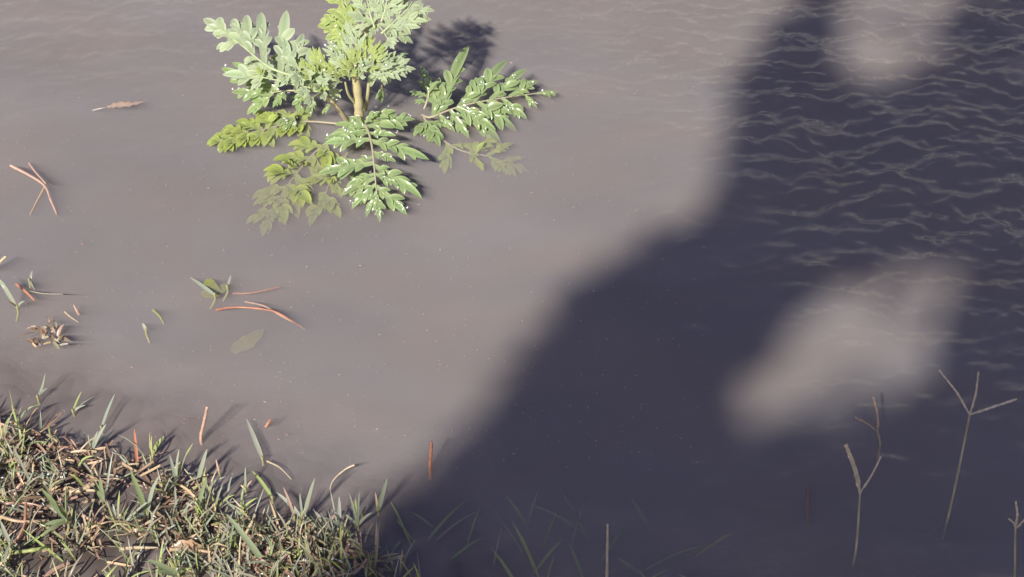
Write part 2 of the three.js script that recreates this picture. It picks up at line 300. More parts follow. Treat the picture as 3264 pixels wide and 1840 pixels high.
  leaf([P(1195, 90, 0.118), P(1180, 45, 0.13), P(1165, -20, 0.14)], { tone: 'pale', up: V(0, 0.8, 0.6).normalize(), pairs: 3, width: 0.03, aimed: [[0.2, P(1124, 92, 0.118)], [0.3, P(1120, 44, 0.125)], [0.45, P(1150, 8, 0.13)]] });
  leaf([P(1215, 70, 0.125), P(1230, 20, 0.138), P(1240, -50, 0.15)], { tone: 'pale', up: V(0, 0.8, 0.6).normalize(), pairs: 4, width: 0.032 });
  leaf([P(1150, 110, 0.1), P(1100, 90, 0.1), P(1052, 50, 0.1)], { tone: 'fresh', up: V(0.1, 0.85, 0.5).normalize(), pairs: 2, width: 0.022, tip: false, fat: 1.35, aimed: [[0.85, P(1045, 46, 0.098)], [0.4, P(1012, 80, 0.088)], [0.2, P(1035, 120, 0.085)], [0.5, P(1085, 5, 0.115)], [0.3, P(1110, 12, 0.115)], [0.6, P(1075, 75, 0.1)]] });
  leaf([P(1130, 70, 0.1), P(1105, 20, 0.11), P(1090, -40, 0.12)], { tone: 'fresh', up: V(0.1, 0.85, 0.5).normalize(), pairs: 3, width: 0.026, fat: 1.3 });

  // front, wet, just over the water
  leaf([P(1160, 388, 0.012), P(1176, 425, 0.02), P(1186, 470, 0.022), P(1193, 535, 0.019), P(1199, 600, 0.012), P(1203, 640, 0.004)], { tone: 'wet', up: V(-0.05, 0.92, 0.3).normalize(), pairs: 0, tip: false, dew: 3, ribR: 0.0012, fat: 0.98, label: 'wet green leaf beaded with drops lying toward the bank', aimed: [
    [0.30, P(1030, 455, 0.018)], [0.32, P(1366, 500, 0.018)], [0.10, P(1322, 372, 0.016)], [0.10, P(1064, 392, 0.014)], [0.16, P(1034, 440, 0.012)], [0.56, P(1007, 552, 0.010)], [0.58, P(1342, 620, 0.008)], [0.45, P(1262, 515, 0.02)], [0.2, P(1262, 432, 0.022)], [0.5, P(1090, 530, 0.016)], [0.2, P(1105, 425, 0.022)], [0.66, P(1270, 590, 0.014)], [0.66, P(1100, 590, 0.01)], [0.7, P(1085, 620, 0.006)], [0.76, P(1118, 662, -0.002)], [0.78, P(1296, 682, -0.001)], [0.9, P(1210, 706, -0.008)], [0.85, P(1165, 690, -0.006)], [0.03, P(1210, 350, 0.03)], [0.02, P(1260, 345, 0.026)], [0.04, P(1110, 372, 0.02)]] });
  // right, wet, half afloat
  leaf([P(1345, 367, 0.004), P(1372, 374, 0.010), P(1428, 352, 0.012), P(1495, 332, 0.012), P(1590, 314, 0.010), P(1690, 300, 0.004), P(1730, 296, 0.001)], { tone: 'wet', up: V(-0.1, 0.88, 0.4).normalize(), pairs: 0, tip: false, dew: 3, ribR: 0.0011, fat: 1.0, label: 'wet green leaf stretched out to the right on the water', aimed: [
    [0.92, P(1779, 295, -0.003)], [0.22, P(1495, 136, 0.036)], [0.52, P(1614, 178, 0.026)], [0.62, P(1678, 217, 0.018)], [0.72, P(1714, 256, 0.010)], [0.42, P(1560, 235, 0.016)], [0.2, P(1400, 245, 0.024)], [0.22, P(1440, 290, 0.018)], [0.45, P(1500, 290, 0.015)],
    [0.25, P(1450, 420, -0.001)], [0.4, P(1580, 412, 0.002)], [0.6, P(1632, 362, 0.002)], [0.68, P(1680, 380, -0.006)], [0.8, P(1712, 345, -0.005)], [0.55, P(1645, 412, -0.009)], [0.45, P(1595, 450, -0.010)], [0.35, P(1495, 440, -0.006)]] });
  leaf([P(1352, 348, 0.006), P(1366, 300, 0.02), P(1358, 255, 0.03)], { tone: 'wet', pairs: 1, width: 0.022, dew: 2, tip: false, fat: 1.1, aimed: [[0.8, P(1342, 208, 0.034)], [0.3, P(1388, 272, 0.024)], [0.4, P(1304, 290, 0.02)], [0.2, P(1318, 320, 0.012)], [0.6, P(1368, 235, 0.034)]] });
  leaf([P(1350, 372, 0.001), P(1362, 392, 0.002)], { tone: 'wet', pairs: 0, tip: false, fat: 1.2, aimed: [[0.8, P(1402, 466, -0.003)], [0.8, P(1317, 431, 0.001)], [0.8, P(1418, 400, 0.002)], [0.6, P(1365, 445, -0.004)]] });
  // sunk leaves
  leaf([P(1090, 395, 0.000), P(960, 388, -0.006), P(850, 410, -0.006), P(760, 435, -0.003), P(700, 452, -0.002)], { tone: 'olive', pairs: 7, width: 0.032, fat: 2.0, bias: 0, angle: 0.95, tip: false, label: 'broad leaf sunk just under the water at the left', aimed: [[0.95, P(657, 457, -0.0015)], [0.5, P(880, 350, 0.002)], [0.35, P(945, 362, 0.003)], [0.3, P(985, 430, -0.008)]], dew: 0 });
  leaf([P(1095, 420, -0.006), P(1010, 480, -0.006), P(940, 560, -0.010), P(885, 640, -0.016), P(855, 705, -0.020)], { tone: 'olive', pairs: 6, width: 0.040, fat: 1.5, angle: 0.95, label: 'sunken leaf fading into the murk at the lower left', aimed: [[0.45, P(895, 502, 0.010)], [0.5, P(838, 540, 0.006)], [0.4, P(960, 520, 0.004)], [0.6, P(990, 640, 0.001)]] });
  leaf([P(1120, 470, -0.008), P(1060, 560, -0.010), P(1030, 640, -0.014)], { tone: 'olive', pairs: 3, width: 0.034, fat: 1.4, aimed: [[0.9, P(1085, 690, -0.012)], [0.9, P(985, 715, -0.02)], [0.5, P(1045, 580, 0.002)]] });
  leaf([P(1385, 430, -0.008), P(1470, 480, -0.011), P(1560, 500, -0.014), P(1640, 530, -0.022)], { tone: 'olive', pairs: 4, width: 0.036, fat: 1.2, label: 'sunken leaf fading into the murk at the lower right', aimed: [[0.5, P(1545, 450, -0.002)]] });
}

// ------------------------------------------------------------------ grass and stalks
const C = { blade: [0.22, 0.27, 0.13], grey: [0.30, 0.33, 0.25], lime: [0.34, 0.40, 0.13], straw: [0.50, 0.35, 0.22], rust: [0.46, 0.20, 0.12], pink: [0.50, 0.32, 0.24], tan: [0.55, 0.43, 0.27], brown: [0.20, 0.12, 0.075], dull: [0.30, 0.27, 0.20] };
function bladeGeo(a, b, { w = 0.0016, sag = 0.15, color = C.blade, tipColor, lift = V(0, 1, 0), fold = 0.5, n = 7, blunt = 0.3 } = {}) {
  const len = a.distanceTo(b), m = a.clone().lerp(b, 0.55).addScaledVector(lift, sag * len), pts = curve([a, m, b], n), c = vary(color, 0.15), t = tipColor ?? mul(c, 1.12);
  return strip(pts, (s) => 0.85 * w * Math.min(1, 0.6 + 2 * s) * Math.pow(Math.max(0.03, 1 - Math.pow(s, 2.2)), blunt + 0.3), { fold, up: V(rr(-0.5, 0.5), 0.9, rr(0.1, 0.6)).normalize(), color: (s, k) => mix(mix(c, C.lime, k ? 0.04 : 0.12), t, s) });
}
// a shoot: a short culm and its blades, tips given as pixel plus depth offset from the base
function shoot(label, bx, by, tips, { name = 'grass_shoot', group = 'grass shoots along the waterline', h = 0, down = 0.03, color = C.grey, category = 'grass' } = {}) {
  const B = P(bx, by, h), g = thing(name, label, category, B, group);
  mesh('culm', tube(curve([V(B.x + rr(-0.006, 0.006), B.y - down, B.z + 0.008), V(B.x, B.y - down * 0.4, B.z + 0.002), B.clone().add(V(0, 0.003, 0))], 6), () => 0.0011, 6, () => mix(C.lime, C.straw, 0.4)), M.grass, g, B);
  for (const [tx, ty, dz = -0.012, o = {}] of tips) mesh('blade', bladeGeo(B, PZ(tx, ty, B.z + dz), { color, w: 0.0019, sag: rr(0.02, 0.12), ...o }), o.color === C.rust || o.color === C.pink || o.color === C.straw ? M.straw : M.grass, g, B);
  return g;
}
const G1 = 'grass shoots along the waterline';
shoot('bright grass shoot with tall forked blades in water beyond the bank tip', 968, 1656, [[1003, 1526, -0.012, { w: 0.0024, sag: 0.03 }], [956, 1573, -0.01], [881, 1570, -0.02, { w: 0.0022 }], [990, 1664, 0.004, { w: 0.0012 }]], { color: C.grey });
shoot('rusty upright blade beside the bright forked shoot', 938, 1648, [[903, 1554, -0.012, { color: C.pink, w: 0.0016, sag: 0.02 }]], { color: C.pink });
shoot('tall pale blade with a wet shine standing in water', 1079, 1690, [[1080, 1584, -0.01, { w: 0.0026, sag: 0.01, color: [0.46, 0.47, 0.38] }], [1052, 1560, -0.02, { w: 0.0008 }]]);
shoot('grass shoot fanning five blades at the shaded tip of the bank', 1140, 1676, [[1113, 1574, -0.01, { w: 0.0014 }], [1133, 1590, -0.01, { w: 0.0015, color: C.lime }], [1145, 1570, -0.012, { w: 0.0013 }], [1090, 1634, -0.006, { w: 0.0018 }], [1185, 1635, -0.006, { w: 0.0018 }]]);
shoot('two-bladed grass shoot standing farthest out at the shadow edge', 1205, 1625, [[1233, 1526, -0.012, { w: 0.0026, sag: 0.02 }], [1197, 1570, -0.008, { w: 0.0013, color: C.straw }]]);
shoot('small floating blade end between bank tip and shadow', 1157, 1634, [[1170, 1612, -0.004, { w: 0.0018 }]], { down: 0.012 });
shoot('long bent blade leaning from bank tip to the left', 1115, 1700, [[1055, 1625, -0.012, { w: 0.0022 }], [1028, 1648, 0.004, { w: 0.0016 }]]);
shoot('broad blade with a bright wet glint lying on the open water', 836, 1462, [[785, 1335, -0.05, { w: 0.0026, sag: 0.02, color: [0.45, 0.46, 0.38] }]], { down: 0.02 });
shoot('slender yellow-green blade arching under water below the glinting blade', 868, 1588, [[803, 1502, -0.03, { w: 0.0018, sag: 0.1, color: C.lime }], [850, 1520, -0.04, { w: 0.001 }]], { down: 0.02 });
shoot('upright thin shoot with brown scales in water left of the glinting blade', 783, 1562, [[782, 1490, -0.008, { w: 0.0013 }], [802, 1532, -0.004, { color: C.pink, w: 0.001 }], [765, 1545, -0.004, { color: C.straw, w: 0.001 }]]);
shoot('wide pale blade leaning right at the notch in the bank', 632, 1532, [[660, 1432, -0.012, { w: 0.0026, sag: 0.02 }], [595, 1508, -0.005, { w: 0.002 }]]);
shoot('long thin blade stretched out over the water from the notch', 655, 1520, [[775, 1464, -0.035, { w: 0.0012, sag: 0.03 }]], { down: 0.01 });
shoot('short reddish blade tip poking from water right of the notch', 700, 1512, [[688, 1464, -0.008, { color: C.pink, w: 0.0013 }]], { color: C.pink });
shoot('green blade curving up from the bank edge beside the notch', 623, 1640, [[659, 1520, -0.012, { w: 0.0024, color: C.blade }]], { h: 0.004 });
shoot('grass shoot with a cluster of spreading tips at the bank edge', 563, 1535, [[540, 1450, -0.008], [571, 1432, -0.008, { w: 0.0018 }], [595, 1440, -0.012, { w: 0.0011 }], [575, 1490, -0.006, { w: 0.0028, color: C.lime }]], { h: 0.004 });
shoot('lone yellowish blade tip with white end left of the cluster', 490, 1442, [[522, 1392, -0.01, { w: 0.0024, color: C.lime }]], { down: 0.02 });
shoot('stiff rust-brown stalk at the bank edge', 437, 1480, [[427, 1368, -0.008, { color: C.rust, w: 0.0018, sag: 0.03 }]], { h: 0.004, color: C.rust });
shoot('grass shoot with three blades where long blade meets the bank', 292, 1435, [[337, 1353, -0.01, { w: 0.002 }], [366, 1370, -0.02, { w: 0.0018 }], [280, 1385, -0.006, { w: 0.0013 }], [311, 1375, -0.008, { w: 0.0012 }]], { h: 0.003 });
shoot('long blade rising out of the water beyond the three-bladed shoot', 323, 1364, [[365, 1257, -0.03, { w: 0.0016, sag: 0.03 }]]);
shoot('small yellow-green shoot standing in water off the left bank', 232, 1312, [[259, 1249, -0.012, { color: C.lime, w: 0.0013 }], [272, 1292, -0.006, { w: 0.0013 }], [306, 1262, -0.02, { w: 0.0007 }]]);
shoot('hooked pale blade poking from the water above the left bank', 120, 1267, [[150, 1238, -0.006, { w: 0.0014 }], [143, 1192, -0.012, { w: 0.0014, sag: -0.12 }]], { down: 0.015 });
shoot('large green shoot of long pointed blades low on the bank', 215, 1662, [[130, 1557, -0.01, { w: 0.0026, color: C.blade }], [211, 1543, -0.006, { w: 0.0034, color: C.blade, sag: 0.0 }], [155, 1600, 0.0, { w: 0.002, color: C.blade }], [142, 1672, 0.006, { w: 0.0028, color: C.blade }], [132, 1712, 0.02, { w: 0.0024, color: C.blade }]], { h: 0.022, down: 0.015 });
shoot('small green forked shoot beside the dark puddle', 329, 1600, [[318, 1520, -0.008, { w: 0.0024, color: C.blade }], [295, 1548, -0.004, { w: 0.0015, color: C.blade }]], { h: 0.012 });
shoot('longest green blade slanting across the bank near its tip', 842, 1797, [[722, 1640, -0.02, { w: 0.0032, sag: 0.04, color: [0.24, 0.30, 0.18] }]], { h: 0.012, down: 0.01 });
shoot('dark upright blade at left edge of the bank slope', 32, 1735, [[0, 1660, -0.008, { w: 0.002 }], [12, 1800, 0.02, { w: 0.0018 }]], { h: 0.03, down: 0.01 });
shoot('flat pale blades fanned at the bottom edge of the bank', 570, 1835, [[470, 1785, 0.0, { w: 0.003, color: C.blade, sag: 0.04 }], [500, 1822, 0.004, { w: 0.0028, color: C.blade, sag: 0.04 }]], { h: 0.025, down: 0.01 });
shoot('arched green blades bending over the reddish puddle', 470, 1640, [[415, 1500, -0.012, { w: 0.0026, color: C.blade, sag: 0.14 }], [505, 1520, -0.01, { w: 0.0022, sag: 0.1 }], [405, 1665, 0.01, { w: 0.0022, sag: 0.2 }]], { h: 0.008 });
// left of frame
shoot('arching green blade at left edge among drowned stalks', 55, 980, [[-12, 884, -0.02, { w: 0.0028, sag: 0.2, color: C.grey }], [78, 960, -0.002, { w: 0.0015 }], [25, 960, 0.004, { w: 0.0012, color: C.straw }]], { down: 0.012 });
shoot('small blade spike with a dark base among drowned stalks at left', 93, 895, [[102, 864, -0.008, { w: 0.0016 }], [110, 925, 0.01, { w: 0.0012 }]], { down: 0.01 });
shoot('curved pale-green blade in open water above the orange stem', 684, 940, [[605, 884, -0.03, { w: 0.0022, sag: 0.02, color: C.grey }]], { down: 0.012 });
shoot('thin white-green spike beside the sunken yellow leaf', 724, 915, [[735, 878, -0.012, { w: 0.0014 }]], { down: 0.012 });
shoot('tiny pale blade tip alone in the middle of the left water', 466, 1056, [[453, 1031, -0.01, { w: 0.0018, color: [0.42, 0.44, 0.3] }]], { down: 0.008 });
shoot('thin floating blade beside the brown debris clump', 190, 1078, [[232, 1090, 0.004, { w: 0.0014, sag: 0.0 }]], { down: 0.006 });

// single stalks: one mesh each
function stalk(name, label, pts, r, color, { group, knobs = 0, taper = 0.4, mat = M.straw } = {}) {
  r *= 0.86; const ps = curve(pts, 26), o = pts[0].clone();
  const g = tube(ps, (s) => r * (1 - taper * s) * (1 + knobs * Math.max(0, Math.sin(s * 19)) ** 8 + 0.12 * nz(s * 16, o.z * 40)), 6, (s, a) => mul(color, 1 + 0.45 * nz(s * 22, a * 1.5, o.x * 20) + 0.25 * nz(s * 60, a * 3, 4.4)));
  const m = mesh(name, g, mat, null, o); m.position.copy(o);
  return tag(m, label, 'stalk', group);
}
const up = (bx, by, tx, ty, dz, h = -0.02) => { const B = P(bx, by, 0); return [V(B.x, h, B.z + 0.004), B, PZ((bx + tx) / 2, (by + ty) / 2, B.z + dz * 0.5), PZ(tx, ty, B.z + dz)]; };
stalk('dead_stalk', 'straight orange-brown stalk standing in water above the bank grass', up(640, 1395, 660, 1297, -0.01), 0.0018, C.pink, { taper: 0.1, knobs: 0.15 });
stalk('dead_stalk', 'straight orange-red stalk standing alone just left of the shadow edge', up(1371, 1490, 1375, 1409, -0.01), 0.0018, C.rust, { taper: 0.1, knobs: 0.15 });
stalk('dead_stalk', 'small rust flake of stem afloat right of the glinting blade', [P(846, 1362, -0.001), P(855, 1348, 0.002), P(862, 1337, 0.003)], 0.0016, C.rust, { taper: 0.2 });
stalk('dead_stalk', 'pale stalk standing in the shade at the bottom centre', up(1934, 1850, 1937, 1672, -0.006, -0.03), 0.0016, [0.52, 0.46, 0.38], { taper: 0.5, knobs: 0.25 });
stalk('dead_stalk', 'dark brown stalk sunk in the shaded water', [P(2578, 1680, -0.02), P(2575, 1610, -0.008), P(2577, 1553, -0.004)], 0.0026, C.brown, {});
stalk('dead_stalk', 'longer crossing straw afloat at left with a bend', [P(33, 528, 0.004), P(88, 556, 0.004), P(141, 592, 0.002), P(162, 640, 0.001), P(181, 684, -0.002)], 0.0017, C.pink, { group: 'crossed straws afloat', knobs: 0.2, taper: 0.3 });
stalk('dead_stalk', 'shorter straw slanting down-left from the crossed straws', [P(142, 596, 0.001), P(118, 640, 0.000), P(95, 686, -0.002)], 0.0012, C.straw, { group: 'crossed straws afloat' });
stalk('dead_stalk', 'frayed reddish straw lying over the top of the crossed straws', [P(92, 520, -0.003), P(112, 548, 0.002), P(146, 586, 0.005)], 0.0014, C.pink, { group: 'crossed straws afloat' });
stalk('dead_stalk', 'long orange stem arched at the surface in the left water', [P(687, 989, -0.001), P(720, 982, -0.002), P(771, 980, -0.003), P(859, 989, -0.001), P(890, 1000, 0.0015), P(925, 1020, -0.003), P(972, 1050, -0.010)], 0.0013, C.rust, { knobs: 0.3 });
stalk('dead_stalk', 'blurred orange straw sunk above the arched orange stem', [P(742, 936, -0.012), P(800, 934, -0.010), P(890, 915, -0.008)], 0.0013, C.rust, {});
stalk('dead_stalk', 'rusty sprig sunk just above the end of the arched stem', [P(780, 962, -0.006), P(840, 975, -0.005), P(900, 1010, -0.003), P(960, 1040, -0.008)], 0.0011, C.pink, {});
stalk('dead_stalk', 'reddish stalk among the drowned stalks at left edge', [P(52, 906, -0.004), P(82, 930, 0.001), P(109, 957, 0.003)], 0.002, C.rust, {});
stalk('dead_stalk', 'thin grey twig pointing right from the drowned stalks', [P(92, 928, -0.001), P(140, 936, 0.002), P(200, 938, 0.003)], 0.0008, C.dull, {});
stalk('dead_stalk', 'pale broken straw entering at the left edge', [P(-40, 862, 0.001), P(-5, 838, 0.006), P(19, 817, 0.010)], 0.0024, C.tan, {});
stalk('dead_stalk', 'small reddish bud stalk above the debris clump', [P(252, 1002, -0.004), P(244, 990, 0.001), P(234, 972, 0.006)], 0.0021, C.pink, { taper: 0.6 });
stalk('dead_stalk', 'thin submerged sprig under the small reddish bud', [P(205, 994, -0.003), P(226, 1012, -0.003), P(250, 1028, -0.006)], 0.001, C.tan, {});
stalk('dead_stalk', 'yellow-green stem drowned in front of the debris clump', [P(487, 988, -0.002), P(508, 1008, -0.002), P(523, 1034, -0.005)], 0.0014, C.lime, { mat: M.grass });
stalk('dead_stalk', 'thin yellow stem with orange tip arching under water near the bank tip', [P(1130, 1482, 0.002), P(1100, 1497, -0.001), P(1060, 1535, -0.006), P(1050, 1570, -0.012)], 0.0011, C.tan, {});
stalk('dead_stalk', 'thin yellow stem drowned right of the glinting blade', [P(850, 1470, -0.002), P(890, 1490, -0.003), P(928, 1528, -0.006)], 0.001, C.tan, {});
// thick straws on the bank
const onBank = (x, y, k = 0.006) => { const p = P(x, y, 0.02); const h = Math.max(0, groundHeight(p.x, p.z)) + k; return P(x, y, h); };
const G2 = 'dead stalks lying on the bank';
stalk('bank_straw', 'golden straw lying level across the lower bank', [onBank(380, 1752, 0.012), onBank(430, 1746, 0.012), onBank(505, 1748, 0.012)], 0.0021, C.tan, { group: G2 });
stalk('bank_straw', 'orange split straw lying right of the golden straw', [onBank(540, 1752, 0.012), onBank(610, 1752, 0.012), onBank(680, 1762, 0.010)], 0.0022, C.straw, { group: G2 });
stalk('bank_straw', 'dark reddish stem upright at the left of the bank', [onBank(76, 1720, 0.004), onBank(80, 1640, 0.02), onBank(82, 1600, 0.035)], 0.0018, [0.34, 0.17, 0.11], { group: G2 });
stalk('bank_straw', 'brown stem slanting down from the dark reddish stem', [onBank(42, 1735, 0.006), onBank(62, 1705, 0.012), onBank(80, 1665, 0.018)], 0.0017, [0.34, 0.18, 0.12], { group: G2 });
stalk('bank_straw', 'knobbed pale runner crossing the middle of the bank', [onBank(222, 1570, 0.012), onBank(262, 1560, 0.014), onBank(300, 1543, 0.012)], 0.0024, C.tan, { group: G2, knobs: 0.5, taper: 0.1 });
stalk('bank_straw', 'pinkish runner under the large green shoot', [onBank(240, 1632, 0.010), onBank(275, 1650, 0.010), onBank(318, 1672, 0.008)], 0.0021, C.pink, { group: G2, knobs: 0.3 });
stalk('bank_straw', 'green runner lying along the lower left corner', [onBank(-20, 1762, 0.008), onBank(60, 1760, 0.01), onBank(150, 1746, 0.010)], 0.0021, [0.32, 0.36, 0.12], { group: G2, knobs: 0.3, taper: 0.1 });
stalk('bank_straw', 'long tan straw running in from the left edge', [onBank(-20, 1640, 0.016), onBank(60, 1662, 0.016), onBank(150, 1660, 0.012)], 0.002, C.straw, { group: G2 });
stalk('bank_straw', 'thick pale root at the bottom edge of the bank', [onBank(140, 1842, 0.004), onBank(180, 1812, 0.006), onBank(222, 1795, 0.004)], 0.0026, [0.42, 0.27, 0.2], { group: G2, taper: 0.2 });
stalk('bank_straw', 'grey-green stem rising to the right beside the puddle', [onBank(405, 1660, 0.008), onBank(440, 1625, 0.018), onBank(468, 1602, 0.028)], 0.0017, C.grey, { group: G2 });

{
  const g = mesh('dead_leaf', strip(curve([onBank(545, 1750, 0.010), onBank(595, 1738, 0.014), onBank(650, 1748, 0.010)], 10), (s) => lens(0.0045)(s) * (1 + 0.25 * Math.sin(s * 23)), { fold: 0.6, up: V(0.2, 0.9, 0.2), color: (s, k) => mul([0.40, 0.25, 0.14], 1 + 0.3 * nz(s * 12, k * 2)) }), M.straw);
  tag(g, 'curled tan dead leaf lying above the orange split straw', 'dead leaf');
}

// ------------------------------------------------------------------ seed heads in the shade
function seedHead(label, stemPts, node, tips, { color = [0.66, 0.58, 0.48] } = {}) {
  const g = thing('grass_seed_head', label, 'seed head', stemPts[0].clone(), 'seed heads in the shaded water'), o = stemPts[0].clone();
  mesh('stem', tube(curve([...stemPts, node], 14), (s) => 0.0010 * (1.1 - 0.3 * s) * (1 + 0.2 * nz(s * 12, o.x * 9)), 6, (s) => mul(mix(color, [0.36, 0.36, 0.24], 0.5 + 0.5 * nz(s * 5, o.x * 7)), 0.85 + 0.15 * Math.sin(s * 25))), M.straw, g, o);
  for (const [tip, w = 1] of tips) {
    const pts = curve([node, node.clone().lerp(tip, 0.5).add(V(0.001, 0.001, 0)), tip], 22), gs = [tube(pts, (s) => 0.0006 * w * (1.1 - 0.6 * s), 5, () => mul(color, 0.8))];
    for (let i = 3; i < 22; i++) for (const k of [-1, 1]) {
      const T = pts[i + 1 > 22 ? 22 : i + 1].clone().sub(pts[i - 1]).normalize(), S = V().crossVectors(T, V(0, 0.6, 0.8)).normalize(), d = T.clone().multiplyScalar(0.95).addScaledVector(S, rr(0.12, 0.38) * k).addScaledVector(V(0, 0.6, 0.8), rr(-0.1, 0.3)).normalize(), L = 0.0027 * w * (1.15 - 0.5 * i / 22), c = vary(color, 0.35);
      gs.push(strip([0, 0.33, 0.66, 1].map((s) => pts[i].clone().addScaledVector(d, s * L)), (s) => 0.00055 * w * Math.sin(Math.PI * lerp(0.15, 0.97, s)), { fold: 0.6, up: V(0, 0.6, 0.8), color: () => c }));
    }
    mesh('spike', mergeGeometries(gs), M.straw, g, o);
  }
  return g;
}
{
  let b = P(2728, 1760, 0), z = b.z;
  seedHead('forked two-spiked pale seed head standing in the shade', [V(b.x, -0.03, z + 0.006), b], PZ(2742, 1572, z - 0.01), [[PZ(2697, 1420, z - 0.02), 2.1], [PZ(2808, 1456, z - 0.02)]]);
  b = P(3023, 1648, 0); z = b.z;
  seedHead('three-spiked seed head spreading widest at the right', [V(b.x, -0.03, z + 0.006), b, PZ(3052, 1520, z - 0.006)], PZ(3092, 1322, z - 0.012), [[PZ(2993, 1180, z - 0.03)], [PZ(3119, 1186, z - 0.02)], [PZ(3242, 1272, z - 0.02), 1.2]]);
  b = P(2806, 1420, 0); z = b.z;
  seedHead('single reddish spike with a bright tip at the light patch edge', [V(b.x, -0.03, z + 0.006), b], PZ(2799, 1378, z - 0.003), [[PZ(2784, 1266, z - 0.012), 1.2], [PZ(2725, 1330, z - 0.01), 0.7]], { color: [0.46, 0.32, 0.26] });
  b = P(3230, 1880, 0); z = b.z;
  seedHead('seed head with small spikes at the bottom right corner', [V(b.x, -0.03, z + 0.006), b], PZ(3237, 1686, z - 0.01), [[PZ(3238, 1600, z - 0.02)], [PZ(3217, 1655, z - 0.012), 0.8], [PZ(3275, 1640, z - 0.012)]]);
}

// ------------------------------------------------------------------ afloat: brown leaf scrap, debris clump, sunken yellow leaf
{
  const B = P(392, 337, 0.0005), g = thing('floating_leaf', 'frayed orange-brown leaf scrap afloat in the upper left water', 'leaf scrap', B);
  const gs = [];
  const pts = curve([P(338, 343, -0.0075), P(370, 335, -0.006), P(410, 333, -0.006), P(458, 324, -0.008)], 12);
  gs.push(strip(pts, (s) => 0.0046 * Math.sin(Math.PI * lerp(0.08, 0.96, s)) * (1 + 0.35 * Math.sin(s * 31)), { fold: 0.05, color: (s, k) => mul(k ? [0.42, 0.25, 0.15] : [0.5, 0.36, 0.25], 1 + 0.3 * nz(s * 20, k)) }));
  mesh('blade', mergeGeometries(gs), M.straw, g, B);
  mesh('petiole', tube(curve([P(295, 352, -0.006), P(320, 346, -0.003), P(340, 343, -0.006)], 6), () => 0.0008, 5, () => [0.6, 0.5, 0.42]), M.straw, g, B);
}
{
  const B = P(150, 1070, 0), g = thing('debris_clump', 'clump of wet brown plant debris half afloat near the left bank', 'debris', B);
  for (let i = 0; i < 34; i++) {
    const a = P(150 + rr(-48, 40), 1066 + rr(-34, 40), rr(-0.002, 0.006)), d = V(rr(-1, 1), rr(-0.25, 0.35), rr(-1, 1)).normalize(), L = rr(0.005, 0.016);
    mesh('fragment', bladeGeo(a, a.clone().addScaledVector(d, L), { w: rr(0.0008, 0.0022), color: pick([[0.36, 0.24, 0.18], C.dull, C.brown, C.brown, C.straw]), sag: rr(0.0, 0.25), n: 5, blunt: 0 }), M.straw, g, B);
  }
  tag(mesh('dew', droplets([P(127, 1100, 0.004), P(165, 1058, 0.006), P(140, 1050, 0.005)], 0.0012, 0.0018), M.drop, g, B), null, null, null, 'stuff');
}
{
  const B = P(680, 915, -0.006), g = thing('sunken_leaf', 'small yellow-green leaf sunk beside the curved pale blade', 'leaf scrap', B);
  mesh('blade', strip(curve([P(655, 893, 0.000), P(672, 912, -0.004), P(708, 938, -0.010)], 8), lens(0.007), { fold: 0.1, color: (s) => mul([0.30, 0.32, 0.08], 1 + 0.2 * nz(s * 9, 1)) }), M.leafWet, g, B);
  mesh('blade', strip(curve([P(640, 935, -0.012), P(690, 930, -0.009), P(720, 905, -0.010)], 8), lens(0.009), { fold: 0.1, color: () => [0.28, 0.29, 0.08] }), M.leafWet, g, B);
}
tag(mesh('sunken_leaf', strip(curve([P(735, 1118, -0.026), P(790, 1090, -0.021), P(840, 1050, -0.024)], 8), (s) => lens(0.010)(s) * (1 + 0.12 * Math.sin(s * 17)), { fold: 0.05, color: () => [0.36, 0.34, 0.08] }), M.leafWet), 'broad yellowish leaf barely showing below the arched orange stem', 'leaf scrap');

// ------------------------------------------------------------------ bank turf and litter (uncountable)
R = mulberry(21);
function merged(list) { return mergeGeometries(list); }
const bankSpots = (n, d0, d1, dens) => { const out = []; let guard = 0; while (out.length < n && guard++ < n * 80) { const p = P(rr(-120, 1420), rr(1230, 2000), 0), d = shoreDistance(p.x, p.z); if (d > d0 && d < d1 && R() < (dens ? dens(p, d) : 1)) out.push([p, d]); } return out; };
{
  const gs = [];
  for (const [p, d] of bankSpots(680, -0.012, 0.4, (q) => clamp(0.65 + 1.2 * fbm(q.x * 12, q.z * 12, 3), 0.05, 1) * cleared(q.x, q.z))) {
    const y = groundHeight(p.x, p.z), base = V(p.x, Math.max(y, -0.01), p.z), head = rr(0, 6.28), n = 1 + Math.floor(rr(0, 3.2));
    for (let k = 0; k < n; k++) {
      const a = head + rr(-1.3, 1.3), lean = Math.pow(R(), 0.7) * 1.25, L = rr(0.010, 0.034) * (R() < 0.14 ? 1.4 : 1);
      const t = base.clone().add(V(Math.cos(a) * Math.sin(lean) * L, Math.cos(lean) * L + 0.003, Math.sin(a) * Math.sin(lean) * L));
      gs.push(bladeGeo(base, t, { w: rr(0.0006, 0.0014), sag: rr(-0.08, 0.24), color: pick([C.grey, C.blade, C.grey, C.lime, C.dull, C.dull, C.tan, [0.36, 0.34, 0.18]]), n: 5 }));
    }
  }
  tag(mesh('bank_grass', merged(gs), M.grass), 'short grey-green wet grass covering the mud bank', 'grass', null, 'stuff');
}
